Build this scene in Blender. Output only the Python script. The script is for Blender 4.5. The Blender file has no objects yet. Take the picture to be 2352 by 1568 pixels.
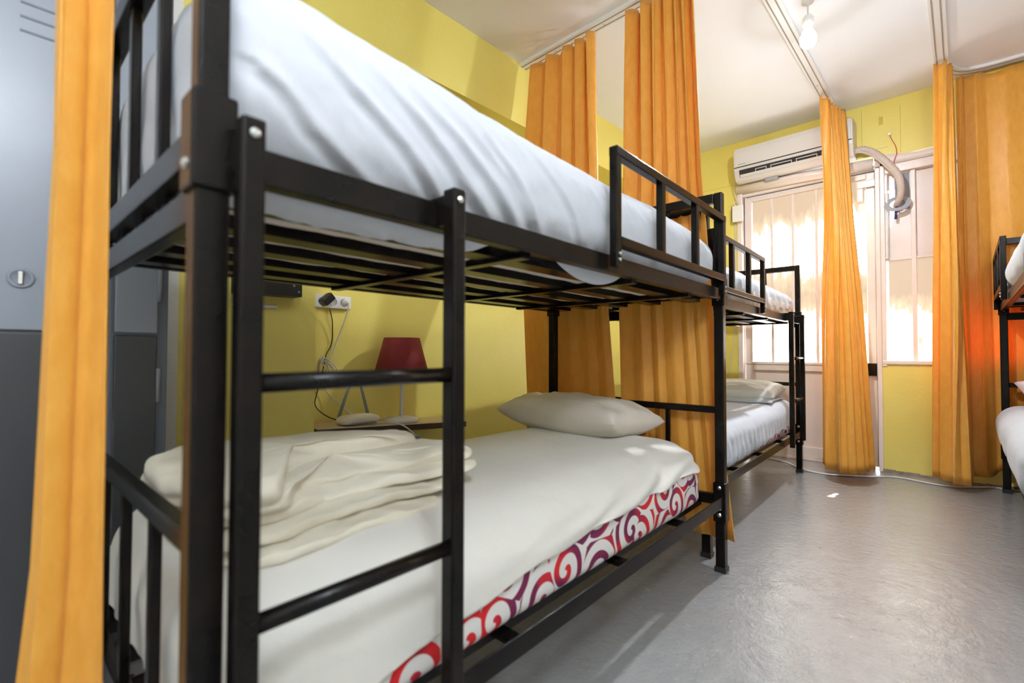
import bpy, bmesh, math, random
import numpy as np
from mathutils import Vector, Matrix, noise
random.seed(7)
SC = bpy.context.scene
COL = SC.collection
PI = math.pi

# ------------------------------------------------------------------ materials
def nd(nt, t, **kw):
    n = nt.nodes.new(t)
    for k, v in kw.items():
        if k in n.inputs:
            n.inputs[k].default_value = v
        else:
            setattr(n, k, v)
    return n
def lk(nt, a, b): nt.links.new(a, b)
def mixcol(nt, fac, a, b, blend='MIX'):
    m = nt.nodes.new('ShaderNodeMix'); m.data_type = 'RGBA'; m.blend_type = blend
    for sock, v in ((m.inputs[0], fac), (m.inputs[6], a), (m.inputs[7], b)):
        if hasattr(v, 'is_output'): lk(nt, v, sock)
        else: sock.default_value = v if not isinstance(v, tuple) else (v + (1,))[:4]
    return m.outputs[2]
def ramp(nt, src, p0, p1, c0=(0, 0, 0), c1=(1, 1, 1)):
    r = nt.nodes.new('ShaderNodeValToRGB')
    r.color_ramp.elements[0].position = p0; r.color_ramp.elements[1].position = p1
    r.color_ramp.elements[0].color = c0 + (1,); r.color_ramp.elements[1].color = c1 + (1,)
    lk(nt, src, r.inputs[0]); return r.outputs[0]
def math_(nt, op, a, b=None, c=None):
    m = nt.nodes.new('ShaderNodeMath'); m.operation = op
    for i, v in enumerate((a, b, c)):
        if v is None: continue
        if hasattr(v, 'is_output'): lk(nt, v, m.inputs[i])
        else: m.inputs[i].default_value = v
    return m.outputs[0]
def coords(nt, scale=(1, 1, 1), kind='Object', rot=(0, 0, 0)):
    tc = nt.nodes.new('ShaderNodeTexCoord'); mp = nt.nodes.new('ShaderNodeMapping')
    mp.inputs['Scale'].default_value = scale; mp.inputs['Rotation'].default_value = rot
    lk(nt, tc.outputs[kind], mp.inputs[0]); return mp.outputs[0]
def tex_noise(nt, vec, scale, detail=4, rough=.55, dist=0):
    n = nt.nodes.new('ShaderNodeTexNoise'); lk(nt, vec, n.inputs['Vector'])
    n.inputs['Scale'].default_value = scale; n.inputs['Detail'].default_value = detail
    n.inputs['Roughness'].default_value = rough; n.inputs['Distortion'].default_value = dist
    return n.outputs['Fac']
def new(name):
    m = bpy.data.materials.new(name); m.use_nodes = True
    nt = m.node_tree; return m, nt, nt.nodes['Principled BSDF']
def mk(name, col, rough=.5, metal=0, var=None, vscale=4, bump=0, bscale=60, sheen=0, spec=.5, kind='Object', coat=0):
    m, nt, b = new(name)
    b.inputs['Base Color'].default_value = col + (1,)
    b.inputs['Roughness'].default_value = rough; b.inputs['Metallic'].default_value = metal
    b.inputs['Specular IOR Level'].default_value = spec
    b.inputs['Sheen Weight'].default_value = sheen
    b.inputs['Coat Weight'].default_value = coat
    v = coords(nt, kind=kind)
    if var:
        f = ramp(nt, tex_noise(nt, v, vscale, 5), .35, .7)
        lk(nt, mixcol(nt, f, col, var), b.inputs['Base Color'])
    if bump:
        bp = nt.nodes.new('ShaderNodeBump'); bp.inputs['Strength'].default_value = bump
        bp.inputs['Distance'].default_value = .01
        lk(nt, tex_noise(nt, v, bscale, 4), bp.inputs['Height']); lk(nt, bp.outputs[0], b.inputs['Normal'])
    return m

M = {}
M['wall'] = mk('yellow_paint', (.72, .60, .13), .42, var=(.76, .66, .17), vscale=1.6, bump=.12, bscale=40)
M['wallwhite'] = mk('white_wall_strip', (.72, .72, .68), .6, bump=.2, bscale=60)
M['ceil'] = mk('ceiling_paint', (.86, .885, .94), .7, var=(.84, .85, .89), vscale=1.2, bump=.06, bscale=50)
M['blind'] = mk('pale_wall_paint', (.88, .87, .82), .6, var=(.86, .84, .78))
M['black'] = mk('black_metal_paint', (.005, .0045, .004), .24, var=(.010, .007, .005), vscale=14, bump=.05, bscale=120, spec=.17)
M['bolt'] = mk('zinc_bolt', (.62, .62, .6), .3, 1.0)
M['sheet'] = mk('white_sheet', (.54, .565, .61), .85, var=(.57, .59, .63), vscale=8, bump=.16, bscale=38, sheen=.1)
M['sheetc'] = mk('cream_sheet', (.68, .66, .60), .85, var=(.65, .63, .57), vscale=6, bump=.16, bscale=40, sheen=.1)
M['blanket'] = mk('cream_blanket_cotton', (.70, .655, .53), .85, var=(.66, .61, .48), vscale=6, bump=.2, bscale=45, sheen=.1)
M['pillow'] = mk('ivory_pillow_case', (.64, .59, .50), .85, var=(.60, .55, .46), vscale=7, bump=.14, bscale=45, sheen=.1)
M['pink'] = mk('pink_pillow_case', (.72, .60, .62), .85, bump=.14, bscale=160)
M['under'] = mk('mattress_ticking', (.60, .54, .47), .8, var=(.62, .54, .46), vscale=6, bump=.3, bscale=30)
M['brownruff'] = mk('tan_ruffled_ticking', (.62, .43, .28), .5, var=(.72, .54, .38), vscale=30, bump=.3, bscale=60)
M['white'] = mk('white_plastic', (.80, .79, .76), .35)
M['cable'] = mk('white_cable', (.62, .58, .55), .5)
M['blackp'] = mk('black_plastic', (.012, .012, .013), .4)
M['ac'] = mk('ac_plastic', (.62, .59, .56), .38)
M['acdark'] = mk('ac_slot_dark', (.02, .018, .02), .6)
M['rail'] = mk('white_curtain_track', (.78, .76, .74), .4)
M['groove'] = mk('track_groove', (.30, .28, .27), .7)
M['frame'] = mk('pinkish_white_gloss_paint', (.76, .68, .62), .3, var=(.72, .63, .56), vscale=5, bump=.25, bscale=25)
M['gap'] = mk('dark_gap', (.01, .01, .012), .7)
M['lockup'] = mk('lit_grey_enamel', (.28, .31, .36), .30, .0, var=(.26, .29, .33), vscale=3, bump=.05, bscale=9)  # upper door's brighter reflection is painted into this grey
M['lampred'] = mk('burgundy_lampshade_fabric', (.23, .020, .022), .8, var=(.20, .016, .018), vscale=40, bump=.1, bscale=220)
M['grey'] = mk('grey_plastic', (.24, .26, .26), .5)
M['router'] = mk('cream_router_plastic', (.74, .70, .58), .4)
M['shelf'] = mk('shelf_top_laminate', (.62, .52, .34), .35, var=(.56, .46, .30), vscale=9)
M['shelfedge'] = mk('shelf_dark_edge', (.05, .03, .02), .5)
M['pipe'] = mk('pipe_wrap_tape', (.50, .41, .35), .55, var=(.56, .47, .41), vscale=12, bump=.3, bscale=40)
M['redwire'] = mk('red_wire', (.55, .05, .03), .5)
M['pipegrey'] = mk('grey_collar', (.34, .34, .36), .5)

def mat_floor():
    m, nt, b = new('grey_epoxy_floor')
    v = coords(nt)
    big = tex_noise(nt, v, 1.3, 5, .6)
    c = mixcol(nt, ramp(nt, big, .35, .7), (.33, .335, .34), (.27, .275, .28))
    fine = tex_noise(nt, v, 30, 5, .65)
    c = mixcol(nt, ramp(nt, fine, .62, .70), c, (.38, .38, .37))
    # damp dark stain in front of the door and small specks
    sp = nt.nodes.new('ShaderNodeSeparateXYZ'); lk(nt, v, sp.inputs[0])
    wob = math_(nt, 'MULTIPLY', math_(nt, 'SUBTRACT', tex_noise(nt, v, 9, 5, .7), .5), .5)
    dx = math_(nt, 'DIVIDE', math_(nt, 'SUBTRACT', sp.outputs[0], 4.16), .26)
    dy = math_(nt, 'DIVIDE', math_(nt, 'SUBTRACT', sp.outputs[1], .60), .17)
    d = math_(nt, 'ADD', math_(nt, 'SQRT', math_(nt, 'ADD', math_(nt, 'MULTIPLY', dx, dx), math_(nt, 'MULTIPLY', dy, dy))), wob)
    c = mixcol(nt, ramp(nt, d, .80, .98, (1, 1, 1), (0, 0, 0)), c, (.085, .05, .032))
    vo = nt.nodes.new('ShaderNodeTexVoronoi'); vo.inputs['Scale'].default_value = 5.5; lk(nt, v, vo.inputs['Vector'])
    c = mixcol(nt, ramp(nt, vo.outputs['Distance'], .028, .045, (1, 1, 1), (0, 0, 0)), c, (.09, .07, .06))
    lk(nt, c, b.inputs['Base Color'])
    b.inputs['Specular IOR Level'].default_value = .5
    r = mixcol(nt, ramp(nt, tex_noise(nt, v, 7, 5, .6), .35, .7), (.14, .14, .14), (.27, .27, .27))
    lk(nt, r, b.inputs['Roughness'])
    bp = nt.nodes.new('ShaderNodeBump'); bp.inputs['Strength'].default_value = .5; bp.inputs['Distance'].default_value = .012
    h = math_(nt, 'ADD', tex_noise(nt, v, 11, 6, .62, .6), math_(nt, 'MULTIPLY', tex_noise(nt, v, 55, 3, .6), .25))
    lk(nt, h, bp.inputs['Height']); lk(nt, bp.outputs[0], b.inputs['Normal'])
    b.inputs['Coat Weight'].default_value = 1; b.inputs['Coat IOR'].default_value = 1.75; b.inputs['Coat Roughness'].default_value = .06
    b2 = nt.nodes.new('ShaderNodeBump'); b2.inputs['Strength'].default_value = .8; b2.inputs['Distance'].default_value = .012
    h2 = math_(nt, 'ADD', tex_noise(nt, v, 24, 5, .62, .3), math_(nt, 'MULTIPLY', tex_noise(nt, v, 110, 4, .65), .35))
    lk(nt, h2, b2.inputs['Height']); lk(nt, b2.outputs[0], b.inputs['Coat Normal'])
    return m
M['floor'] = mat_floor()

def mat_curtain(name, col, tl=.25):
    m, nt, b = new(name)
    v = coords(nt, (1, 1, .35))
    mott = ramp(nt, tex_noise(nt, v, 38, 5, .7), .42, .66)
    c2 = tuple(min(1, x * f) for x, f in zip(col, (1.08, 1.18, 1.45)))
    c = mixcol(nt, mott, col, c2)
    lk(nt, c, b.inputs['Base Color'])
    b.inputs['Roughness'].default_value = .42; b.inputs['Sheen Weight'].default_value = .35
    b.inputs['Sheen Tint'].default_value = (1, .8, .45, 1); b.inputs['Specular IOR Level'].default_value = .45
    bp = nt.nodes.new('ShaderNodeBump'); bp.inputs['Strength'].default_value = .12; bp.inputs['Distance'].default_value = .004
    lk(nt, tex_noise(nt, coords(nt), 220, 3), bp.inputs['Height']); lk(nt, bp.outputs[0], b.inputs['Normal'])
    t = nt.nodes.new('ShaderNodeBsdfTranslucent'); t.inputs[0].default_value = (min(1, col[0] * 1.15), col[1] * .62, col[2] * .3, 1)
    mx = nt.nodes.new('ShaderNodeMixShader'); mx.inputs[0].default_value = tl
    lk(nt, b.outputs[0], mx.inputs[1]); lk(nt, t.outputs[0], mx.inputs[2])
    lk(nt, mx.outputs[0], nt.nodes['Material Output'].inputs[0])
    return m
M['curtain'] = mat_curtain('golden_orange_satin', (.80, .395, .050), .24)

def mat_ticking():
    # white cotton with red and plum scrolls
    m, nt, b = new('red_scroll_print')
    v = coords(nt, (1, 1, 1))
    sp = nt.nodes.new('ShaderNodeSeparateXYZ'); lk(nt, v, sp.inputs[0])
    cb = nt.nodes.new('ShaderNodeCombineXYZ')
    lk(nt, math_(nt, 'ADD', sp.outputs[0], math_(nt, 'MULTIPLY', sp.outputs[1], .6)), cb.inputs[0]); lk(nt, sp.outputs[2], cb.inputs[1])
    vo = nt.nodes.new('ShaderNodeTexVoronoi'); vo.voronoi_dimensions = '2D'; vo.inputs['Scale'].default_value = 7.2; vo.inputs['Randomness'].default_value = .8
    lk(nt, cb.outputs[0], vo.inputs['Vector'])
    sub = nt.nodes.new('ShaderNodeVectorMath'); sub.operation = 'SUBTRACT'
    lk(nt, cb.outputs[0], sub.inputs[0])
    lk(nt, vo.outputs['Position'], sub.inputs[1])
    s2 = nt.nodes.new('ShaderNodeSeparateXYZ'); lk(nt, sub.outputs[0], s2.inputs[0])
    ang = math_(nt, 'ARCTAN2', s2.outputs[1], s2.outputs[0])
    r = math_(nt, 'SQRT', math_(nt, 'ADD', math_(nt, 'MULTIPLY', s2.outputs[0], s2.outputs[0]), math_(nt, 'MULTIPLY', s2.outputs[1], s2.outputs[1])))
    w = math_(nt, 'SINE', math_(nt, 'ADD', ang, math_(nt, 'MULTIPLY', r, 125)))
    f = ramp(nt, w, .12, .28)
    hue = ramp(nt, tex_noise(nt, v, 5, 2), .45, .56)
    inkc = mixcol(nt, hue, (.60, .012, .015), (.16, .010, .06))
    lk(nt, mixcol(nt, f, (.74, .72, .68), inkc), b.inputs['Base Color'])
    b.inputs['Roughness'].default_value = .8
    return m
M['scroll'] = mat_ticking()

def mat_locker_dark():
    m, nt, b = new('shaded_grey_enamel_chipped')
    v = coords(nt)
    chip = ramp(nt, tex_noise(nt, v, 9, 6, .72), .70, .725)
    lk(nt, mixcol(nt, chip, (.050, .052, .058), (.42, .41, .37)), b.inputs['Base Color'])  # lower door's duller reflection painted as darker grey; pale spots are chips
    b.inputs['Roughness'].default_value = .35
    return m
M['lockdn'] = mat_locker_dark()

def mat_pane(name, zlo, zhi, bright=7.0, seed=0.0, heavy=.0):
    # back-lit glass brushed with uneven cream paint: the paint holds the daylight back
    m, nt, b = new(name)
    tc = nt.nodes.new('ShaderNodeTexCoord')
    mp = nt.nodes.new('ShaderNodeMapping'); mp.inputs['Scale'].default_value = (1, 1, .45); mp.inputs['Location'].default_value = (0, seed, seed * .37)
    lk(nt, tc.outputs['Object'], mp.inputs[0])
    sp = nt.nodes.new('ShaderNodeSeparateXYZ'); lk(nt, tc.outputs['Object'], sp.inputs[0])
    z = sp.outputs[2]
    n1 = tex_noise(nt, mp.outputs[0], 7, 6, .58, .3)
    mp2 = nt.nodes.new('ShaderNodeMapping'); mp2.inputs['Scale'].default_value = (1, 1, .13); mp2.inputs['Location'].default_value = (3.1, seed * 2, 1.7)
    lk(nt, tc.outputs['Object'], mp2.inputs[0])
    n2 = tex_noise(nt, mp2.outputs[0], 26, 5, .6)
    # thick at the head of the pane, patchy lower down
    t = math_(nt, 'MULTIPLY', math_(nt, 'SUBTRACT', z, zhi - .30), 3.2)
    head = math_(nt, 'MAXIMUM', math_(nt, 'MINIMUM', t, 1), -.15)
    band = math_(nt, 'SUBTRACT', .38, math_(nt, 'MULTIPLY', math_(nt, 'ABSOLUTE', math_(nt, 'SUBTRACT', z, 1.40)), 1.25))
    band = math_(nt, 'MAXIMUM', band, 0)
    dens = math_(nt, 'ADD', math_(nt, 'ADD', math_(nt, 'MULTIPLY', n1, .90), math_(nt, 'MULTIPLY', n2, .46)), math_(nt, 'ADD', math_(nt, 'MULTIPLY', head, .55), math_(nt, 'ADD', band, heavy)))
    f = ramp(nt, dens, .62, .78)
    thick = ramp(nt, dens, .80, 1.15)
    pc = mixcol(nt, thick, (1.0, .76, .50), (1.0, .74, .50))
    col = mixcol(nt, f, (1.0, .95, .88), pc)
    st = math_(nt, 'ADD', math_(nt, 'MULTIPLY', math_(nt, 'SUBTRACT', 1, f), bright), math_(nt, 'SUBTRACT', .78, math_(nt, 'MULTIPLY', thick, .26)))
    lk(nt, col, b.inputs['Emission Color']); lk(nt, st, b.inputs['Emission Strength'])
    b.inputs['Base Color'].default_value = (.14, .12, .10, 1); b.inputs['Roughness'].default_value = .3
    return m
M['pane'] = mat_pane('painted_backlit_glass', .8, 2.30, 9)
M['panew'] = mat_pane('painted_backlit_side_glass', .8, 1.66, 9, 2.3, .03)
M['plate'] = mk('painted_over_panel', (.74, .68, .64), .4, var=(.70, .62, .55), vscale=6)

def mat_emit(name, col, s):
    m, nt, b = new(name)
    b.inputs['Emission Color'].default_value = col + (1,); b.inputs['Emission Strength'].default_value = s
    b.inputs['Base Color'].default_value = (.9, .9, .9, 1)
    return m
M['bulb'] = mat_emit('lit_bulb', (.88, .93, 1.0), 3000)
M['bulbneck'] = mat_emit('lit_bulb_neck', (.92, .96, 1.0), 19)
M['addedglobe'] = mat_emit('added_globe_fill', (.84, .91, 1.0), 62)  # glow of the added fill lamp

def mat_mesh():
    m, nt, b = new('fly_screen')
    v = coords(nt)
    w = nt.nodes.new('ShaderNodeTexWave'); w.bands_direction = 'Y'; w.inputs['Scale'].default_value = 60; lk(nt, v, w.inputs[0])
    w2 = nt.nodes.new('ShaderNodeTexWave'); w2.bands_direction = 'Z'; w2.inputs['Scale'].default_value = 60; lk(nt, v, w2.inputs[0])
    c = mixcol(nt, math_(nt, 'MULTIPLY', w.outputs[1], w2.outputs[1]), (.22, .23, .27), (.36, .38, .44))
    lk(nt, c, b.inputs['Base Color']); b.inputs['Roughness'].default_value = .6
    return m
M['mesh'] = mat_mesh()

# ------------------------------------------------------------------ mesh building
class MB:
    def __init__(s): s.v = []; s.f = []
    def add(s, vs, fs):
        n = len(s.v); s.v += [tuple(p) for p in vs]; s.f += [tuple(i + n for i in f) for f in fs]; return s
    def box(s, x0, x1, y0, y1, z0, z1):
        x0, x1 = min(x0, x1), max(x0, x1); y0, y1 = min(y0, y1), max(y0, y1); z0, z1 = min(z0, z1), max(z0, z1)
        return s.add([(x, y, z) for x in (x0, x1) for y in (y0, y1) for z in (z0, z1)],
                     [(0, 1, 3, 2), (4, 6, 7, 5), (0, 4, 5, 1), (2, 3, 7, 6), (0, 2, 6, 4), (1, 5, 7, 3)])
    def bar(s, p, q, w, h=None, up=(0, 0, 1)):
        h = h or w; p = Vector(p); q = Vector(q); d = (q - p).normalized()
        a = d.cross(Vector(up))
        if a.length < 1e-3: a = d.cross(Vector((1, 0, 0)))
        a.normalize(); b = a.cross(d)
        vs = [c + a * (sx * w / 2) + b * (sy * h / 2) for c in (p, q) for sx in (-1, 1) for sy in (-1, 1)]
        return s.add(vs, [(0, 1, 3, 2), (4, 6, 7, 5), (0, 4, 5, 1), (2, 3, 7, 6), (0, 2, 6, 4), (1, 5, 7, 3)])
    def tube(s, pts, r, n=10, caps=True):
        pts = [Vector(p) for p in pts]; rs = r if isinstance(r, (list, tuple)) else [r] * len(pts)
        base = len(s.v); prev = None
        for i, p in enumerate(pts):
            d = (pts[min(i + 1, len(pts) - 1)] - pts[max(i - 1, 0)]).normalized()
            if prev is None:
                a = d.orthogonal().normalized()
            else:
                a = (prev - d * prev.dot(d)).normalized()
            prev = a; b = d.cross(a)
            for k in range(n):
                t = 2 * PI * k / n; s.v.append(tuple(p + (a * math.cos(t) + b * math.sin(t)) * rs[i]))
        for i in range(len(pts) - 1):
            for k in range(n):
                s.f.append((base + i * n + k, base + i * n + (k + 1) % n, base + (i + 1) * n + (k + 1) % n, base + (i + 1) * n + k))
        if caps:
            s.f.append(tuple(base + k for k in range(n))[::-1]); s.f.append(tuple(base + (len(pts) - 1) * n + k for k in range(n)))
        return s
    def lathe(s, prof, c=(0, 0, 0), n=32, axis='z', caps=True):
        base = len(s.v)
        for r, h in prof:
            for k in range(n):
                t = 2 * PI * k / n; x, y, z = r * math.cos(t), r * math.sin(t), h
                if axis == 'x': x, y, z = z, x, y
                if axis == 'y': x, y, z = x, z, y
                s.v.append((c[0] + x, c[1] + y, c[2] + z))
        for i in range(len(prof) - 1):
            for k in range(n):
                s.f.append((base + i * n + k, base + i * n + (k + 1) % n, base + (i + 1) * n + (k + 1) % n, base + (i + 1) * n + k))
        if caps:
            s.f.append(tuple(base + k for k in range(n))[::-1]); s.f.append(tuple(base + (len(prof) - 1) * n + k for k in range(n)))
        return s
    def build(s, name, mat, parent=None, smooth=False, bevel=0, sub=0, solid=0):
        me = bpy.data.meshes.new(name); me.from_pydata(s.v, [], s.f); me.update()
        bm = bmesh.new(); bm.from_mesh(me); bmesh.ops.recalc_face_normals(bm, faces=bm.faces); bm.to_mesh(me); bm.free()
        mats = mat if isinstance(mat, list) else [mat]
        for m in mats: me.materials.append(m)
        o = bpy.data.objects.new(name, me); COL.objects.link(o)
        if smooth:
            for p in me.polygons: p.use_smooth = True
        if bevel:
            b = o.modifiers.new('bevel', 'BEVEL'); b.width = bevel; b.segments = 2; b.limit_method = 'ANGLE'
        if solid:
            b = o.modifiers.new('solid', 'SOLIDIFY'); b.thickness = solid; b.offset = 0
        if sub:
            b = o.modifiers.new('sub', 'SUBSURF'); b.levels = sub; b.render_levels = sub
        if parent: o.parent = parent
        return o
def tag(o, label=None, cat=None, group=None, kind=None):
    if label: o['label'] = label
    if cat: o['category'] = cat
    if group: o['group'] = group
    if kind: o['kind'] = kind
    return o
def thing(name, label, cat, loc=(0, 0, 0), rz=0, group=None):
    o = bpy.data.objects.new(name, None); COL.objects.link(o); o.empty_display_size = .1
    o.location = loc; o.rotation_euler = (0, 0, rz); return tag(o, label, cat, group)
def pivot(name, parent):
    o = bpy.data.objects.new(name, None); COL.objects.link(o); o.parent = parent; return o
def struct(o, label=None, cat=None): return tag(o, label, cat, None, 'structure')
def spline(pts, n):
    # Catmull-Rom through pts
    P = [Vector(p) for p in pts]; P = [P[0] * 2 - P[1]] + P + [P[-1] * 2 - P[-2]]; out = []
    m = len(P) - 3
    for i in range(n + 1):
        u = i / n * m; k = min(int(u), m - 1); t = u - k
        a, b, c, d = P[k:k + 4]
        out.append(.5 * ((2 * b) + (c - a) * t + (2 * a - 5 * b + 4 * c - d) * t * t + (3 * b - a - 3 * c + d) * t ** 3))
    return out
def fbm(p, o=3):
    s = 0; a = 1; q = Vector(p)
    for _ in range(o): s += a * noise.noise(q); q = q * 2.03 + Vector((3.1, 7.7, 1.3)); a *= .5
    return s
def lerp(xs, ys, x):
    return float(np.interp(x, xs, ys))
def rbox(c, h, r, n):
    # box with rounded edges: centre, half sizes, radii, segments per axis -> verts, faces, normals
    idx = {}; V = []; N = []; F = []
    def vert(g):
        if g in idx: return idx[g]
        p = [(-1 + 2 * g[i] / n[i]) * h[i] for i in range(3)]
        q = [max(-(h[i] - r[i]), min(h[i] - r[i], p[i])) for i in range(3)]
        d = Vector(((p[i] - q[i]) / r[i] for i in range(3)))
        if d.length > 1e-6: d.normalize()
        v = Vector((q[i] + d[i] * r[i] for i in range(3)))
        nn = Vector((d[i] / r[i] for i in range(3)))
        if nn.length > 1e-6: nn.normalize()
        idx[g] = len(V); V.append(v + Vector(c)); N.append(nn); return idx[g]
    for ax in range(3):
        a, b = [i for i in range(3) if i != ax]
        for side in (0, n[ax]):
            for i in range(n[a]):
                for j in range(n[b]):
                    q = []
                    for di, dj in ((0, 0), (1, 0), (1, 1), (0, 1)):
                        g = [0, 0, 0]; g[ax] = side; g[a] = i + di; g[b] = j + dj; q.append(vert(tuple(g)))
                    F.append(q)
    return V, F, N

# ------------------------------------------------------------------ room shell
CZ = 2.84; WX = 4.58; LY = 2.135; NY = 2.365; RY = -1.30; BX = -1.6
struct(MB().box(BX - .2, WX + .4, RY - .2, NY + .25, -.12, 0).build('floor', M['floor']), 'glossy grey painted concrete floor', 'floor')
struct(MB().box(BX - .2, WX + .4, RY - .2, NY + .25, CZ, CZ + .12).build('ceiling', M['ceil']), 'flat white ceiling', 'ceiling')
w = MB()
w.box(BX, WX, NY, NY + .18, 0, CZ)                # recessed lower wall
w.box(BX, WX, LY, NY, 2.425, CZ)                  # beam
w.box(.425, .945, LY, NY, 0, 2.425)               # pillar
struct(w.build('wall_left', M['wall']), 'yellow wall with pillar and overhanging beam beside the bunks', 'wall')
struct(MB().box(BX, .425, LY, NY, 0, 2.425).build('trim_1', M['wallwhite']), 'unpainted white wall strip beside the lockers', 'wall trim')
DY0, DY1 = .455, 1.50; WY0 = -.85
w = MB()
w.box(WX, WX + .2, DY1, NY + .18, 0, CZ); w.box(WX, WX + .2, DY0, DY1, 2.43, CZ); w.box(WX, WX + .2, WY0, DY0, 2.40, CZ)
w.box(WX, WX + .2, WY0, DY0, 0, .83); w.box(WX, WX + .2, RY, WY0, 0, CZ)
struct(w.build('wall_back', M['wall']), 'yellow end wall around the door and window', 'wall')
struct(MB().box(BX, WX + .2, RY - .18, RY, 0, CZ).build('wall_right', M['blind']), 'wall behind the right hand bunk', 'wall')
struct(MB().box(BX - .18, BX, RY - .18, NY + .18, 0, CZ).build('wall_front', M['blind']), 'wall behind the viewer', 'wall')
# plaster seams and hatch outline on the end wall
sm = MB()
sm.box(WX - .0015, WX, .325, .328, 2.41, CZ - .07); sm.box(WX - .0015, WX, .56, .563, 2.47, CZ - .02)
sm.box(WX - .0015, WX, 1.53, 1.99, 2.452, 2.4545); sm.box(WX - .0015, WX, .40, .55, 2.475, 2.4775)
sm.box(WX - .003, WX, .43, .455, 2.66, 2.72)
struct(sm.build('trim_2', mk('yellow_seam', (.52, .40, .07), .6)), 'thin seam lines and painted over hatch on the end wall', 'wall trim')
# rough plaster lip above the side window
n = 40; lip = MB(); top = [2.405 + .018 * math.sin(i * .35) + .012 * fbm((i * .3, 0, 0)) for i in range(n + 1)]
vs = []
for i in range(n + 1):
    y = WY0 + (DY0 + .03 - WY0) * i / n
    vs += [(WX - .012, y, 2.335), (WX - .012, y, top[i]), (WX + .001, y, top[i] + .004), (WX + .001, y, 2.335)]
lip.add(vs, [(4 * i + a, 4 * i + b, 4 * i + 4 + b, 4 * i + 4 + a) for i in range(n) for a, b in ((0, 1), (1, 2), (2, 3), (3, 0))])
struct(lip.build('trim_3', M['frame'], smooth=True), 'rough whitish plaster lip above the side window', 'wall trim')
# dirty gap line along the foot of the end wall
g = MB(); 
for i in range(24):
    y = RY + .1 + (DY0 - RY - .1) * i / 24
    g.box(WX - .012 - .006 * random.random(), WX, y, y + (DY0 - RY) / 24 + .002, 0, .012 + .014 * random.random())
struct(g.build('baseboard_back', mk('dusty_wall_foot', (.34, .29, .22), .8, var=(.16, .13, .10), vscale=20)), 'ragged dusty foot of the yellow end wall', 'wall trim')

# ------------------------------------------------------------------ door
dr = pivot('door_1', None); struct(dr, 'whitish glazed metal door with smeared bright panes', 'door')
FX = WX - .01
f = MB()
f.box(FX, WX + .14, DY1 - .045, DY1, 0, 2.43)                      # left jamb
f.box(FX, WX + .14, DY0, DY0 + .030, 0, 2.33)                      # right jamb
f.box(FX + .02, WX + .14, DY0, DY1, 2.325, 2.36)
f.build('door_frame', M['frame'], dr, bevel=.006)
MB().tube([(WX - .01, DY1 - .005, 2.395), (WX - .01, 1.0, 2.385), (WX - .01, DY0 + .04, 2.365)], .042, 14).build('head_rail', M['frame'], dr, smooth=True)
L = WX + .045; L2 = WX + .085
y0, y1 = DY0 + .036, DY1 - .05
f = MB()
f.box(L, L2, y1 - .06, y1, .02, 2.318); f.box(L, L2, y0, y0 + .055, .02, 2.318)
f.box(L, L2, y0 + .055, y1 - .06, 2.275, 2.318); f.box(L, L2, y0 + .055, y1 - .06, .745, .815); f.box(L, L2, y0 + .055, y1 - .06, .02, .11)
f.build('door_leaf', M['frame'], dr, bevel=.004)
MB().box(L + .022, L + .034, y0 + .05, y1 - .05, .10, .75).build('lower_panel', mk('door_panel_paint', (.74, .64, .57), .4, var=(.70, .60, .53), vscale=3), dr)
f = MB(); f.box(L - .008, L + .012, y0, y1, .80, .822); f.build('sill_bar', M['frame'], dr, bevel=.003)
MB().box(L - .004, L, y0 - .008, y0 - .001, .02, 2.318).build('gap_line', M['gap'], dr)
f = MB(); f.box(L - .003, L, y0, y1 - .02, 2.319, 2.324); f.box(L - .003, L, y1 - .001, y1 + .004, 1.2, 2.324); f.build('gap_line', M['gap'], dr)
ys = [y1 - .06, 1.225, 1.06, .885, .715, y0 + .055]
for i in range(5):
    MB().box(L + .018, L + .024, ys[i + 1] + .004, ys[i] - .004, .815, 2.275).build('pane', M['pane'], dr)
for y in ys[1:-1]:
    MB().box(L + .002, L + .034, y - .011, y + .011, .815, 2.275).build('glazing_bar', M['frame'], dr, bevel=.003)
lk_ = MB().box(L - .035, L, y0 + .0, y0 + .075, .725, .822); lk_.build('rim_lock', M['black'], dr, bevel=.005)
MB().box(L - .03, L + .01, y0 - .035, y0 - .002, .745, .80).build('lock_keep', M['frame'], dr, bevel=.004)
# upper bolt plate and hooked bracket beside the leaf
f = MB(); f.box(L - .03, L, y0 - .005, y0 + .11, 2.20, 2.255); f.box(L - .03, L, y0 + .07, y0 + .11, 2.10, 2.2)
f.build('top_bolt', M['frame'], dr, bevel=.004)
MB().box(L - .012, L + .01, y0 + .02, y1 - .02, -.0, .02).build('threshold', M['frame'], dr, bevel=.003)

# ------------------------------------------------------------------ side window
wd = pivot('window_1', None); struct(wd, 'side window with painted panes, fly screen and open pipe hole', 'window')
f = MB()
X0, X1 = WX + .0, WX + .12
f.box(X0 - .012, X1, DY0 - .03, DY0, .80, 2.36); f.box(X0, X1, WY0, DY0, 2.27, 2.345); f.box(X0, X1, WY0, WY0 + .04, .83, 2.3)
f.box(X0 - .015, X1, WY0, DY0, .815, .845)
f.build('window_frame', M['frame'], wd, bevel=.005)
MB().box(X0 - .004, X0 + .018, .408, .418, 1.62, 2.27).build('pull_rod', M['frame'], wd, bevel=.004)
mull = [DY0 - .03, .262, .075, -.115, -.305, -.495, -.685, WY0 + .04]
for y in mull[1:-1]:
    MB().box(X0 + .02, X1 - .02, y - .014, y + .014, .845, 2.27).build('glazing_bar', M['frame'], wd, bevel=.003)
MB().box(X0 + .03, X0 + .07, WY0, DY0, 1.605, 1.625).build('glazing_bar', M['frame'], wd, bevel=.003)
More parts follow.
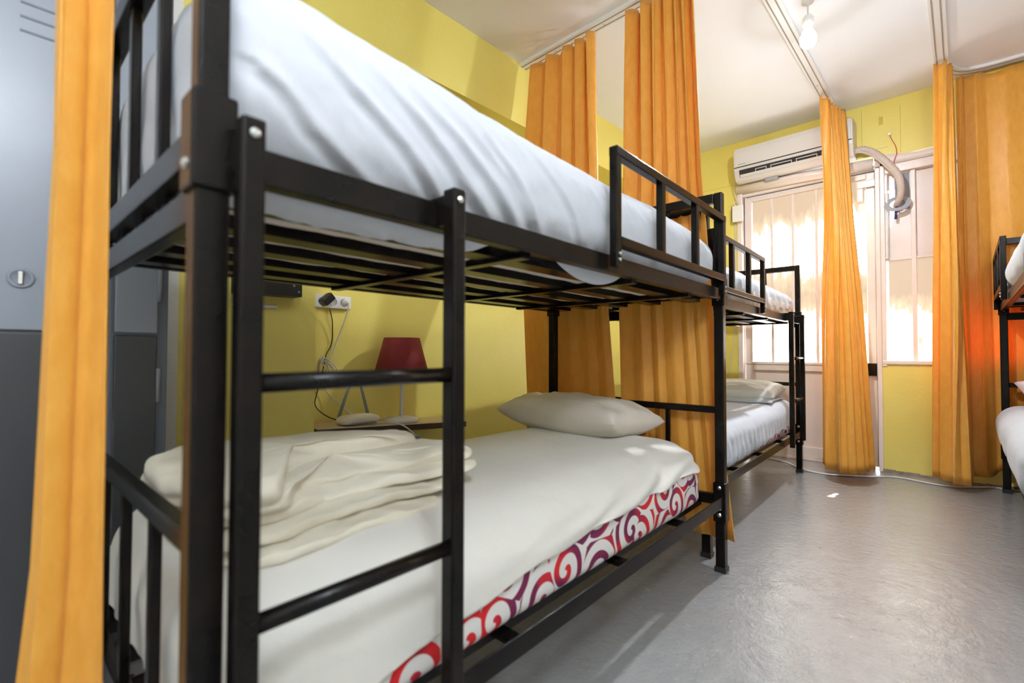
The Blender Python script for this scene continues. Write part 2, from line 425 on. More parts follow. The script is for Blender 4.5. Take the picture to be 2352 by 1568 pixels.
for i in range(7):
    a, b = mull[i + 1] + .012, mull[i] - .012
    MB().box(X0 + .048, X0 + .054, a, b, .845, 1.605).build('pane', M['panew'], wd)
    if i > 0:
        MB().box(X0 + .048, X0 + .054, a, b, 1.625, 2.27).build('painted_plate', M['plate'], wd)
# first bay above: hole on one side, screen on the other, plate below with ragged top
a, b = mull[1] + .012, mull[0] - .012
vs = []; n = 24
for i in range(n + 1):
    y = a + (b - a) * i / n; u = i / n
    z = 1.985 - .15 * max(0, (u - .42) / .58) ** 1.2 + .012 * fbm((u * 9, 1, 2))
    vs += [(X0 + .046, y, 1.625), (X0 + .046, y, z), (X0 + .056, y, z), (X0 + .056, y, 1.625)]
pl = MB(); pl.add(vs, [(4 * i + p, 4 * i + q, 4 * i + 4 + q, 4 * i + 4 + p) for i in range(n) for p, q in ((0, 1), (1, 2), (2, 3), (3, 0))])
pl.build('painted_plate', M['plate'], wd)
MB().box(X0 + .050, X0 + .054, a, a + .095, 1.97, 2.27).build('fly_screen', M['mesh'], wd)
f = MB(); f.box(X0 + .04, X0 + .056, a, b, 2.262, 2.285); f.box(X0 + .04, X0 + .06, a - .004, a + .008, 1.95, 2.27); f.box(X0 + .04, X0 + .058, b - .012, b + .01, 1.62, 2.13)
f.box(X0 + .045, X0 + .056, a + .0955, b, 2.15, 2.2615)
f.build('screen_frame', M['white'], wd, bevel=.002)

# ------------------------------------------------------------------ bunk beds (local frame: x along the bed, y across, z up)
def make_bunk(name, label, loc, rz, LEN, guard, ladder, near_low=True, W=.90, T=.038):
    t = thing(name, label, 'bunk bed', loc, rz, 'metal bunk beds in the dormitory')
    K = M['black']
    for x in (0, LEN - T):
        for y in (0, W - T):
            MB().box(x, x + T, y, y + T, .012, 1.10).build('post', K, t, bevel=.004)
            MB().box(x + .002, x + T - .002, y + .002, y + T - .002, 1.10, 1.57).build('upper_post', K, t, bevel=.004)
            MB().box(x - .006, x + T + .006, y - .006, y + T + .006, 1.094, 1.212).build('sleeve', K, t, bevel=.004)
            MB().box(x - .006, x + T + .006, y - .006, y + T + .006, .205, .365).build('sleeve', K, t, bevel=.004)
            MB().box(x - .004, x + T + .004, y - .004, y + T + .004, 0, .022).build('foot_cap', M['blackp'], t, bevel=.003)
            s = -1 if x == 0 else 1
            for z in (.235, .262, .345, 1.125):
                xo = x - .006 if s < 0 else x + T + .006
                bp = MB().lathe([(.0075, -.004), (.0075, .001), (.004, .004)], (0, 0, 0), 10, 'x')
                bp.v = [(xo + v[0] * s, y + T / 2 + v[1], z + v[2]) for v in bp.v]; bp.build('bolt', M['bolt'], t, smooth=False)
                if y == 0:   # bolts also seen on the inward side
                    bp = MB().lathe([(.0085, -.004), (.0085, .001), (.004, .004)], (0, 0, 0), 10, 'x')
                    bp.v = [(x - .006 - v[0], y + T / 2 + v[1], z + v[2]) for v in bp.v] if s > 0 else [(x + T + .006 + v[0], y + T / 2 + v[1], z + v[2]) for v in bp.v]
                    bp.build('bolt', M['bolt'], t)
    # side rails (angle section) and end bars
    for y, s in ((.003, 1), (W - .003, -1)):
        r = MB(); r.box(T, LEN - T, y, y + s * .006, 1.118, 1.164); r.box(T, LEN - T, y + s * .006, y + s * .024, 1.118, 1.124)
        r.box(T, LEN - T, y + s * .006, y + s * .024, 1.158, 1.164); r.box(T, LEN - T, y + s * .024, y + s * .030, 1.118, 1.164)
        r.build('upper_side_rail', K, t, bevel=.002)
        r = MB(); r.box(T, LEN - T, y, y + s * .006, .268, .314); r.box(T, LEN - T, y + s * .006, y + s * .036, .268, .274); r.build('lower_side_rail', K, t, bevel=.002)
    for x, far in ((T / 2, False), (LEN - T / 2, True)):
        lo, hi = (1.132, 1.174) if far else (1.140, 1.186)
        MB().box(x - .013, x + .013, T, W - T, lo, hi).build('end_bar', K, t, bevel=.003)
        if not far and near_low:
            MB().box(x - .013, x + .013, T, W - T, 1.063, 1.107).build('end_bar', K, t, bevel=.003)
        MB().box(x - .013, x + .013, T, W - T, .27, .312).build('end_bar', K, t, bevel=.003)
        MB().box(x - T / 2 + .002, x + T / 2 - .002, T - .001, W - T + .001, 1.530, 1.569).build('headboard_rail', K, t, bevel=.003)
        MB().box(x - .012, x + .012, T, W - T, .648, .676).build('headboard_rail', K, t, bevel=.003)
        for k in range(3):
            y = .245 + k * .205
            MB().box(x - .008, x + .008, y - .0125, y + .0125, 1.17, 1.535).build('headboard_bar', K, t, bevel=.003)
            MB().box(x - .008, x + .008, y - .010, y + .010, .305, .652).build('headboard_bar', K, t, bevel=.003)
    # lengthwise slats on cross braces
    for z0 in (1.138, .282):
        for y in (.125, .30, .465, .63, .79):
            MB().box(.03, LEN - .03, y - .030, y + .030, z0 - .022, z0 + .005).build('slat', K, t, bevel=.0015)
        for x in (.64, 1.15, LEN - .32):
            MB().box(x - .016, x + .016, .028, W - .028, z0 - .030, z0 - .012).build('brace', K, t, bevel=.002)
    # guard rail
    g0, g1, gy = guard
    p = pivot('guard_rail', t); p.location = (0, 0, 0)
    G = .026
    r = MB(); r.box(g0, g1, gy, gy + G, 1.424, 1.450); r.build('top_bar', K, p, bevel=.003)
    r = MB(); r.box(g0 + G, g1 - G, gy, gy + G, 1.184, 1.211); r.build('bottom_bar', K, p, bevel=.003)
    for i in range(4):
        x = g0 + (g1 - G - g0) * i / 3
        zlo = 1.128 if i in (0, 3) else 1.205
        wd_ = G if i in (0, 3) else .022
        MB().box(x, x + wd_, gy + .001, gy + G - .001, zlo, 1.43).build('upright', K, p, bevel=.003)
        if i in (0, 3):
            for dz in (.018, .034):
                b = MB().lathe([(.005, -.002), (.005, .002), (.002, .004)], (0, 0, 0), 10, 'y')
                b.v = [(x + wd_ / 2 + v[0], gy - v[1], 1.128 + dz + v[2]) for v in b.v]; b.build('bolt', M['bolt'], p)
    if not ladder: return t
    # ladder hooked over the upper rail
    l0, l1 = ladder; q = pivot('ladder', t); LW = .028
    for x in (l0, l1):
        u = MB(); u.box(x, x + LW, -.046, -.016, .262, 1.180); u.build('ladder_upright', K, q, bevel=.004)
        h = MB(); h.box(x + .002, x + LW - .002, -.018, .034, 1.164, 1.172); h.box(x + .002, x + LW - .002, -.018, .002, 1.12, 1.17); h.build('hook', K, q, bevel=.002)
        b = MB().lathe([(.006, -.002), (.006, .002), (.003, .004)], (0, 0, 0), 10, 'y')
        b.v = [(x + LW / 2 + v[0], -.046 - v[1], 1.160 + v[2]) for v in b.v]; b.build('bolt', M['bolt'], q)
    for z in (.572, .862):
        MB().tube([(l0 + LW * .6, -.031, z), (l1 + LW * .4, -.031, z)], .0125, 12).build('rung', K, q, smooth=True)
    return t
B1 = ((.144, .651, 0), .0365); L1 = 1.911
make_bunk('bunk_bed', 'black metal bunk bed with close-up ladder, over a bed with a rumpled folded blanket', B1[0], B1[1], L1, (.945, 1.828, -.030), (.034, .362))
B2 = ((2.118, .818, 0), .040); L2_ = 2.03
make_bunk('bunk_bed', 'black metal bunk bed under the air conditioner, its ladder at the door end', B2[0], B2[1], L2_, (.0, .875, -.026), (1.50, 1.862))
B3 = ((4.47, -.168, 0), PI); L3 = 1.95
b3 = make_bunk('bunk_bed', 'black metal bunk bed against the glowing orange curtain, only its head end showing', B3[0], B3[1], L3, (.03, .87, -.026), None); b3.scale = (1, 1, 1.05)

def loc2w(B, p):
    c, s = math.cos(B[1]), math.sin(B[1]); return (B[0][0] + c * p[0] - s * p[1], B[0][1] + s * p[0] + c * p[1], p[2])
def place(o, B):
    o.location = B[0]; o.rotation_euler = (0, 0, B[1]); return o
def mesh_obj(name, V, F, mat, B=None, smooth=True, solid=0, sub=0):
    mb = MB(); mb.v = [tuple(v) for v in V]; mb.f = [tuple(f) for f in F]
    o = mb.build(name, mat, None, smooth=smooth, solid=solid, sub=sub)
    if B: place(o, B)
    return o
def seg_d(px, pz, a, b):
    ax, az = a; bx, bz = b; dx, dz = bx - ax, bz - az
    t = max(0, min(1, ((px - ax) * dx + (pz - az) * dz) / (dx * dx + dz * dz))); qx, qz = ax + t * dx - px, az + t * dz - pz
    side = 1 if dx * (pz - az) - dz * (px - ax) > 0 else -1
    return math.hypot(qx, qz), side, t

# --- foreground bunk, upper berth: thick mattress wrapped in a pulled white sheet
RID = [[(.08, 1.275), (.107, 1.262), (.151, 1.228), (.254, 1.18), (.33, 1.15)], [(.10, 1.40), (.169, 1.342), (.212, 1.303), (.315, 1.243), (.402, 1.19), (.46, 1.16)],
       [(.18, 1.42), (.241, 1.371), (.347, 1.294), (.444, 1.227), (.543, 1.18)], [(.30, 1.38), (.375, 1.328), (.502, 1.252), (.598, 1.198), (.66, 1.16)],
       [(.50, 1.34), (.608, 1.258), (.668, 1.206), (.729, 1.170)], [(.62, 1.37), (.707, 1.317), (.795, 1.255), (.873, 1.190)],
       [(.36, 1.40), (.46, 1.33), (.58, 1.26), (.66, 1.20)], [(.88, 1.33), (.98, 1.26), (1.06, 1.19)]]
RA = [.0075, .009, .009, .008, .007, .0045, .0045, .003]
def up_sheet(V, N):
    out = []
    for v, n in zip(V, N):
        x, y, z = v
        top = lerp([0, .3, .7, 1.1, 1.4, 1.7, 1.87], [1.452, 1.433, 1.406, 1.399, 1.400, 1.376, 1.34], x)
        k = (z - 1.15) / (1.405 - 1.15)
        zz = 1.15 + k * (top - 1.15)
        if k > .5: zz += .035 * math.sin(PI * min(1, max(0, y / .9))) * (k - .5) * 2
        p = Vector((x, y, zz))
        front = max(0, -n.y); d = 0
        if front > .15:
            for R, A in zip(RID, RA):
                best = min((seg_d(x, zz, R[i], R[i + 1]) for i in range(len(R) - 1)), key=lambda q: q[0])
                e, side, _ = best
                wdt = .014 if side > 0 else .006
                d += A * math.exp(-(e / wdt) ** 2) - .6 * A * (math.exp(-((e - .016) / .009) ** 2) if side < 0 else 0)
            d *= front * min(1, max(0, (1.375 - zz) / .07))
            d += .020 * front * math.sin(PI * min(1, max(0, (zz - 1.165) / .24))) ** 1.0     # belly over the rail
        d += .0035 * fbm((x * 7 + z * 5, y * 7, z * 9), 3) + .0016 * fbm((x * 22 + z * 12, y * 22, z * 20), 2)
        if n.x < -.3: d += .006 * fbm((1, y * 16, z * 8), 3)
        if x > 1.5: d += .004 * math.sin((zz + x * .6) * 60) * max(0, (x - 1.5) / .4) * front
        out.append(p + n * d)
    return out
V, F, N = rbox((.935, .452, 1.276), (.903, .418, .129), (.035, .075, .085), (430, 48, 64))
V2 = up_sheet(V, N)
keep = [f for f in F if not all(V[i].z < 1.150 for i in f)]
# loose edge of the sheet drooping below the side rail and under the first slat
def flap(s0, s1, fn, ns=70, nv=12):
    base = len(V2)
    for i in range(ns + 1):
        for j in range(nv + 1):
            V2.append(Vector(fn(s0 + (s1 - s0) * i / ns, i / ns, j / nv)))
    for i in range(ns):
        for j in range(nv):
            a = base + i * (nv + 1) + j; keep.append([a, a + 1, a + nv + 2, a + nv + 1])
flap(.80, 1.17, lambda x, a, b: (x, .040 + .035 * b, 1.150 + (-.052 * math.sin(PI * a) ** .7 - .004) * b))
def under(x, a, b):
    e = .19 + .03 * fbm((x * 6, 2, 0), 2) - .12 * max(0, a - .8) / .2
    v = .040 + (e - .04) * b
    return (x, v, 1.150 - .044 * math.sin(PI * min(1, b * 1.25 + .05)) ** .6 * min(1, (1 - a) * 5 + .1) + .008 * fbm((x * 14, v * 18, 1), 3) - (.010 * abs(fbm((x * 10, 5, 0), 2)) if b > .9 else 0))
flap(.06, .60, under, 110, 16)
o = mesh_obj('bed_sheet', V2, keep, M['sheet'], B1)
tag(o, 'crumpled white sheet wrapping the big upper mattress nearest the viewer', 'bed sheet')
V, F, N = rbox((.945, .455, 1.252), (.875, .396, .104), (.05, .06, .05), (90, 44, 8))
V2 = []
for v, n in zip(V, N):
    if n.z < -.3:  # foam bulging down between the slats
        d = min(abs(v.y - y) for y in (.125, .30, .465, .63, .79))
        edge = min(v.y - .04, .86 - v.y)
        v = v + Vector((0, 0, -.022 * min(1, max(0, (d - .02) / .05)) * min(1, max(0, edge / .03)) + .003 * fbm((v.x * 9, v.y * 14, 0), 3)))
    V2.append(v)
tag(mesh_obj('mattress', V2, F, M['under'], B1), 'beige underside of the upper mattress sagging between black slats', 'mattress')

# --- pillows
def pillow(name, label, center, size, rz, mat, th=.13, seed=0, tilt=(0, 0), n=44, lip=True, sag=0, cat='pillow'):
    V = []; F = []
    for s in (1, -1):
        for i in range(n + 1):
            for j in range(n + 1):
                a, b = -1 + 2 * i / n, -1 + 2 * j / n
                e = (1 - abs(a) ** 3.0) * (1 - abs(b) ** 3.0)
                h = th / 2 * max(0, e) ** .42
                # pinched corners, edges bowed inward
                x = a * (1 - .07 * (1 - b * b) * abs(a)) ; y = b * (1 - .05 * (1 - a * a) * abs(b))
                wv = .014 * fbm((a * 2.2 + seed, b * 2.2, s * .4), 3) * e ** .3 + .007 * fbm((a * 5 + seed, b * 3 + a, s), 3) * e ** .3
                crease = .010 * math.sin(9 * (a * .8 + b * .5) + 3 * fbm((a * 1.5 + seed, b, 0), 2)) * e * max(0, abs(a) - .2)
                z = s * h + (wv + crease) * (1 if s > 0 else .5) - sag * (abs(a) ** 2) * .5
                V.append(Vector((x * size[0] / 2, y * size[1] / 2, z)))
    m = n + 1
    for s in (0, 1):
        o_ = s * m * m
        for i in range(n):
            for j in range(n):
                q = [o_ + i * m + j, o_ + (i + 1) * m + j, o_ + (i + 1) * m + j + 1, o_ + i * m + j + 1]
                F.append(q if s == 0 else q[::-1])
    R = Matrix.Rotation(rz, 3, 'Z') @ Matrix.Rotation(tilt[0], 3, 'X') @ Matrix.Rotation(tilt[1], 3, 'Y')
    V = [R @ v for v in V]
    mb = MB(); mb.v = [tuple(v) for v in V]; mb.f = [tuple(f) for f in F]
    o = mb.build(name, mat, None, smooth=True)
    bm = bmesh.new(); bm.from_mesh(o.data); bmesh.ops.remove_doubles(bm, verts=bm.verts, dist=.0006); bmesh.ops.recalc_face_normals(bm, faces=bm.faces); bm.to_mesh(o.data); bm.free()
    for p in o.data.polygons: p.use_smooth = True
    o.location = center
    return tag(o, label, cat)

# --- foreground bunk, lower berth
def rbox2(c, h, rt, rb, n):
    # soft upper edge rt, tighter lower edge rb
    Va, F, Na = rbox(c, h, rt, n); Vb, _, Nb = rbox(c, h, rb, n)
    return [a if a.z >= c[2] else b for a, b in zip(Va, Vb)], F, [a if v.z >= c[2] else b for a, b, v in zip(Na, Nb, Va)]
V, F, N = rbox2((.918, .468, .420), (.866, .418, .121), (.12, .165, .112), (.09, .03, .03), (130, 44, 24))
V2 = [v - n * (.002 + .003 * fbm((v.x * 5, v.y * 6, v.z * 6), 3)) for v, n in zip(V, N)]
tag(mesh_obj('mattress', V2, F, M['scroll'], B1), 'mattress with red and purple scroll print showing below the white sheet', 'mattress')
def hem(x):
    return lerp([0, .15, .31, .42, .67, 1.05, 1.34, 1.62, 1.80], [.330, .350, .366, .382, .409, .430, .436, .443, .445], x) + .004 * math.sin(x * 21)
V, F, N = rbox2((.918, .468, .425), (.876, .427, .125), (.12, .17, .115), (.09, .03, .03), (200, 60, 44))
V2 = []; Fk = []
for v, n in zip(V, N):
    d = .003 * fbm((v.x * 5, v.y * 6, v.z * 6), 3)
    fr = max(0, -n.y)
    # long soft drag creases running to the foot corner
    if v.x > .55:
        d += .0055 * fr * math.sin((v.z * 90 - v.x * 22) + 3 * fbm((v.x * 3, v.z * 6, 1), 2)) * min(1, (v.x - .55) / .7)
        d += .004 * max(0, n.x) * math.sin(v.y * 60 + v.z * 70)
    if v.x < .1: d += .006 * fbm((0, v.y * 12, v.z * 5), 3)
    p = v + n * d
    V2.append(p)
def low(i):
    return V2[i].z < hem(V2[i].x)
for f in F:
    if all(low(i) for i in f): continue
    Fk.append(f)
for f in Fk:
    for i in f:
        if low(i) and abs(N[i].z) < .9: V2[i].z = hem(V2[i].x)
used = sorted({i for f in Fk for i in f}); remap = {o: k for k, o in enumerate(used)}
o = mesh_obj('bed_sheet', [V2[i] for i in used], [[remap[i] for i in f] for f in Fk], M['sheetc'], B1, solid=.004)
tag(o, 'cream sheet tucked over the lower bed with the scroll print mattress', 'bed sheet')
pillow('pillow', 'ivory pillow at the far end of the lower bed below the ladder bunk', loc2w(B1, (1.69, .60, .612)), (.38, .70, 0), B1[1] - .12, M['pillow'], .18, 1.3, (0, .06))
pillow('pillow', 'white pillow just peeking over the upper mattress behind the black guard rail', loc2w(B1, (1.62, .50, 1.465)), (.36, .60, 0), B1[1], M['sheet'], .11, 4.3)

# folded blanket: overlapping rolled layers
def fold_layer(V, F, outline, zb, zt, seed, droop=0, edge=.028, rings=7):
    pts = spline(outline + [outline[0]], 140)[:-1]
    c = sum(pts, Vector((0, 0, 0))) / len(pts); n = len(pts); base = len(V)
    zm = (zb + zt) / 2; hh = (zt - zb) / 2
    rows = []
    for k in range(rings):          # bottom rim inwards -> outer edge -> top inwards
        a = -PI / 2 + PI * k / (rings - 1)
        rows.append((-edge * (1 - math.cos(a)), zm + hh * math.sin(a)))
    rows = [(-.5, zb)] + rows + [(-.03, zt + .003), (-.05, zt + .005), (-.075, zt + .008), (-.10, zt + .010), (-.13, zt + .012), (-.16, zt + .013), (-.20, zt + .014), (-.24, zt + .014)]
    for off, z in rows:
        for i, p in enumerate(pts):
            d = (c - p); L = d.length; k = min(.96, -off / L) if off > -.5 else .97
            q = p + d * k
            wob = .011 * fbm((q.x * 7 + seed, q.y * 11, seed), 3) - .012 * abs(noise.noise((q.x * 8 + seed, q.y * 20 + q.x * 7, seed))) + .007
            rw = .010 * fbm((p.x * 14 + seed, p.y * 14, z * 30), 2)
            V.append(Vector((q.x + rw, q.y + rw, z + wob * (1 if z > zm else .3) - droop * max(0, (.30 - q.y)) * (1 if z > zm else .5))))
    R = len(rows)
    for r in range(R - 1):
        for i in range(n):
            F.append((base + r * n + i, base + r * n + (i + 1) % n, base + (r + 1) * n + (i + 1) % n, base + (r + 1) * n + i))
    F.append(tuple(base + (R - 1) * n + i for i in range(n))); F.append(tuple(base + i for i in range(n))[::-1])
V = []; F = []
def O(*p): return [Vector((a, b, 0)) for a, b in p]
fold_layer(V, F, O((.06, .22), (.10, .17), (.20, .165), (.32, .195), (.48, .195), (.535, .22), (.545, .27), (.56, .52), (.45, .62), (.20, .66), (.06, .60), (.03, .40)), .546, .563, 1.0, edge=.010)
fold_layer(V, F, O((.05, .24), (.14, .20), (.24, .225), (.40, .235), (.60, .235), (.645, .27), (.65, .42), (.60, .55), (.45, .63), (.20, .67), (.05, .62), (.03, .42)), .570, .588, 2.7, edge=.010)
fold_layer(V, F, O((.05, .28), (.13, .225), (.21, .245), (.30, .275), (.54, .258), (.69, .255), (.725, .30), (.72, .43), (.63, .55), (.45, .64), (.20, .68), (.04, .62), (.02, .44)), .595, .614, 4.4, edge=.011)
fold_layer(V, F, O((.04, .28), (.09, .215), (.16, .215), (.24, .30), (.42, .315), (.60, .285), (.70, .275), (.735, .33), (.70, .45), (.60, .56), (.45, .64), (.20, .69), (.03, .63), (.01, .44)), .620, .642, 6.2, edge=.013)
fold_layer(V, F, O((.03, .32), (.07, .21), (.13, .19), (.18, .26), (.22, .34), (.34, .39), (.50, .40), (.62, .41), (.62, .50), (.45, .61), (.22, .68), (.05, .64), (.0, .46)), .636, .676, 8.1, edge=.028)
V = [Vector((.052 + v.x * .935, v.y, v.z)) for v in V]
o = mesh_obj('folded_blanket', V, F, M['blanket'], B1, sub=1)
tag(o, 'rumpled cream blanket folded in thick layers on the lower bed behind the ladder', 'blanket')

# --- second bunk
V, F, N = rbox((1.01, .45, 1.250), (.965, .41, .103), (.06, .07, .075), (110, 34, 18))
V2 = []
for v, n in zip(V, N):
    fr = max(0, -n.y)
    d = .004 * fbm((v.x * 6, v.y * 6, v.z * 9), 3) + .006 * fr * math.sin(v.x * 34 + v.z * 25 + 2 * fbm((v.x * 2, 0, v.z * 4), 2)) * (1 if v.z < 1.3 else .3)
    top = .025 * math.sin(v.x * 2.2) * (1 if v.z > 1.28 else 0)
    V2.append(v + n * d + Vector((0, 0, top * .4)))
def hem2(x): return lerp([0, .9, 1.2, 1.6, 1.95], [1.160, 1.168, 1.182, 1.205, 1.225], x)
keep = [f for f in F if not all(V2[i].z < hem2(V2[i].x) for i in f)]
for f in keep:
    for i in f:
        if V2[i].z < hem2(V2[i].x): V2[i].z = hem2(V2[i].x)
used = sorted({i for f in keep for i in f}); remap = {o: k for k, o in enumerate(used)}
tag(mesh_obj('bed_sheet', [V2[i] for i in used], [[remap[i] for i in f] for f in keep], M['sheet'], B2, solid=.004), 'white sheet over the upper mattress of the bunk under the air conditioner', 'bed sheet')
V, F, N = rbox((1.01, .45, 1.215), (.955, .405, .07), (.05, .05, .04), (190, 20, 10))
V2 = []
for v, n in zip(V, N):
    fr = max(0, -n.y, abs(n.x))
    V2.append(v + n * fr * (.006 * math.sin(v.x * 150 + v.z * 40 + 4 * fbm((v.x * 8, v.z * 12, 0), 2)) + .004))
tag(mesh_obj('mattress', V2, F, M['brownruff'], B2), 'upper mattress with tan ruffled edge near the door', 'mattress')
V, F, N = rbox((1.01, .455, .410), (.955, .415, .122), (.06, .08, .06), (90, 30, 14))
tag(mesh_obj('mattress', [v + n * .002 * fbm(v * 6, 2) for v, n in zip(V, N)], F, M['scroll'], B2), 'scroll print mattress almost hidden below a white sheet, bunk by the door', 'mattress')
V, F, N = rbox((1.01, .455, .418), (.966, .428, .130), (.08, .11, .09), (170, 50, 30))
V2 = []
for v, n in zip(V, N):
    fr = max(0, -n.y)
    lowr = max(0, min(1, (.50 - v.z) / .18))
    pl = math.sin(v.x * 78 + v.z * 28 + 2.5 * fbm((v.x * 4, v.z * 5, 3), 2))
    g = lerp([0, .1, .5, .9, 1.2], [1, 1, .9, .35, .15], v.x)
    V2.append(v + n * (.004 * fbm((v.x * 5, v.y * 5, v.z * 7), 3) + .012 * fr * lowr * pl * g))
def hem3(x): return lerp([0, .5, 1.0, 1.25, 1.5, 1.9], [.318, .322, .335, .355, .375, .39], x) + .006 * math.sin(x * 39)
keep = [f for f in F if not all(V2[i].z < hem3(V2[i].x) for i in f)]
for f in keep:
    for i in f:
        if V2[i].z < hem3(V2[i].x): V2[i].z = hem3(V2[i].x)
used = sorted({i for f in keep for i in f}); remap = {o: k for k, o in enumerate(used)}
tag(mesh_obj('bed_sheet', [V2[i] for i in used], [[remap[i] for i in f] for f in keep], M['sheet'], B2, solid=.004), 'white sheet with gathered pleats over the lower bed by the door', 'bed sheet')
pillow('pillow', 'white pillow at the headboard of the lower bed by the door', loc2w(B2, (1.74, .46, .612)), (.42, .76, 0), B2[1], M['sheetc'], .15, 7.7, (0, -.10))
pillow('folded_towel', 'flat white folded cloth under the pillow on the bed by the door', loc2w(B2, (1.66, .44, .562)), (.46, .72, 0), B2[1] + .03, M['sheet'], .05, 2.2, cat='towel')

# --- third bunk
for zc, hz, nm, lab in ((1.31, .105, 'bed_sheet', 'white sheet on the upper bed in front of the plain orange curtain'), (.438, .135, 'bed_sheet', 'white sheet bulging over the lower bed with the pink pillow')):
    V, F, N = rbox((.97, .43, zc), (.93, .435 if zc > 1 else .450, hz), (.10, .12, .11), (80, 40, 24))
    V2 = [v + n * (.006 * fbm((v.x * 4, v.y * 4, v.z * 6), 3) + .008 * max(0, -n.y) * (1 if zc < 1 else .3)) for v, n in zip(V, N)]
    zb = zc - hz + .012
    keep = [f for f in F if not all(V[i].z < zb for i in f)]
    tag(mesh_obj(nm, V2, keep, M['sheet'], B3), lab, 'bed sheet')
    V, F, N = rbox((.97, .45, zc - .012), (.915, .41, hz - .018), (.06, .06, .05), (40, 20, 8))
    tag(mesh_obj('mattress', V, F, M['under'], B3), ('upper' if zc > 1 else 'lower') + ' mattress of the bunk by the glowing orange curtain', 'mattress')
pillow('pillow', 'pale pink pillow on the lower bed against the orange curtain', loc2w(B3, (.30, .40, .655)), (.44, .66, 0), B3[1] + .1, M['pink'], .15, 9.1, (0, .28))
pillow('pillow', 'white pillow on the upper bed against the orange curtain', loc2w(B3, (.32, .44, 1.50)), (.42, .60, 0), B3[1], M['sheet'], .15, 3.7, (0, .22))

# ------------------------------------------------------------------ curtains
def curtain(label, rows, folds, seed=0, n=150, m=46, mat=None, amp=None, sharp=.6, hemf=None, topf=None, jit=.35, warp=None, ampf=None):
    # rows: (z, plan polyline, fold amplitude), highest first
    R = []
    rnd = random.Random(seed)
    ph = [rnd.uniform(-jit, jit) for _ in range(folds + 2)]; am = [rnd.uniform(.55, 1.25) for _ in range(folds + 2)]
    def plan(pl, a):
        P = [Vector((p[0], p[1], 0)) for p in pl]
        if len(P) == 2: return P[0].lerp(P[1], a), (P[1] - P[0]).normalized()
        L = [0]
        for i in range(len(P) - 1): L.append(L[-1] + (P[i + 1] - P[i]).length)
        s = a * L[-1]
        def at(s):
            s = max(0, min(L[-1], s)); k = max(i for i in range(len(P) - 1) if L[i] <= s + 1e-9)
            return P[k].lerp(P[k + 1], (s - L[k]) / max(1e-6, L[k + 1] - L[k]))
        e = L[-1] * .06
        q = (at(s - e) + at(s) * 2 + at(s + e)) / 4
        d = at(s + e) - at(s - e)
        return q, (d.normalized() if d.length > 1e-6 else Vector((1, 0, 0)))
    zs = [r[0] for r in rows]; V = []; F = []
    for j in range(m + 1):
        t = j / m; z = zs[0] + (zs[-1] - zs[0]) * t
        k = 0
        while k < len(zs) - 2 and z < zs[k + 1]: k += 1
        u = (zs[k] - z) / (zs[k] - zs[k + 1]); u = max(0, min(1, u)); us = u
        for i in range(n + 1):
            a = i / n
            qa, da = plan(rows[k][1], a); qb, db = plan(rows[k + 1][1], a)
            q = qa.lerp(qb, us); d = (da.lerp(db, us)).normalized(); nn = Vector((-d.y, d.x, 0))
            A = rows[k][2] * (1 - us) + rows[k + 1][2] * us
            if ampf: A *= ampf(a)
            fa = (warp(a) if warp else a) * folds; fi = int(min(folds - 1, fa)); fr = fa - fi
            p = ph[fi] * (1 - fr) + ph[fi + 1] * fr; g = am[fi] * (1 - fr) + am[fi + 1] * fr
            w = math.sin(2 * PI * (fa + p) + .5 * math.sin(t * 3 + seed + fa * .3))
            w = math.copysign(abs(w) ** sharp, w)
            w2 = .22 * noise.noise((a * folds * 1.7 + seed, t * 1.4, seed)) + .10 * noise.noise((a * folds * 4 + seed, t * 4, 2))
            off = A * (w * g + w2)
            along = A * .55 * math.sin(4 * PI * (fa + p)) * .6
            zz = z
            if j == 0 or t < .02: zz = z - (.010 * (1 - math.cos(2 * PI * (fa + p))) + (topf(a) if topf else 0)) * (1 - t / .02 if t < .02 else 0)
            if hemf: zz = zz + hemf(a) * max(0, (t - .6) / .4) ** 1.5
            P = q + nn * off + d * along
            V.append(Vector((P.x, P.y, zz)))
    for j in range(m):
        for i in range(n):
            F.append((j * (n + 1) + i, j * (n + 1) + i + 1, (j + 1) * (n + 1) + i + 1, (j + 1) * (n + 1) + i))
    o = mesh_obj('curtain', V, F, mat or M['curtain'], None, solid=.0025)
    return tag(o, label, 'curtain', 'orange satin curtains round the bunks')
RX = 2.345
def gx(y): return 2.086 - .036 * (y - .75)
def gl(ya, yb): return [(gx(ya), ya), (gx(yb), yb)]
curtain('orange satin curtain hanging between two bunks, the one closer to the yellow lamp wall', [(2.808, [(RX, 2.05), (RX, 1.57)], .032), (1.75, [(2.19, 2.0), (2.20, 1.45)], .022), (1.35, gl(1.86, 1.32), .007), (.57, gl(1.82, 1.255), .005), (.16, gl(1.84, 1.24), .006)], 4, 3, sharp=1.0, warp=lambda a: a ** 1.35)
curtain('orange satin curtain hanging behind the black guard rail, falling beside the nearer bunk leg', [(2.808, [(RX, 1.34), (RX, .965)], .036), (1.75, [(2.20, 1.28), (2.18, .86)], .024), (1.35, gl(1.24, .80), .010), (.57, gl(1.226, .747), .008), (.115, gl(1.23, .70), .009)], 6, 11, sharp=1.0, warp=lambda a: a ** 1.6,
        hemf=lambda a: .10 * max(0, (.66 - a) / .1) if a > .56 else .10 + (.56 - a) * .1)
curtain('bunched orange satin curtain in front of the door and air conditioner', [(2.815, [(4.06, .735), (4.20, .715), (4.355, .645)], .020), (1.9, [(4.20, .765), (4.20, .69), (4.34, .60)], .022), (1.2, [(4.26, .81), (4.18, .70), (4.18, .62), (4.36, .55)], .026), (.045, [(4.33, .835), (4.14, .70), (4.09, .60), (4.20, .545), (4.44, .50)], .026)], 7, 5, sharp=1.0, warp=lambda a: a ** 1.7, topf=lambda a: .075 * a * a)
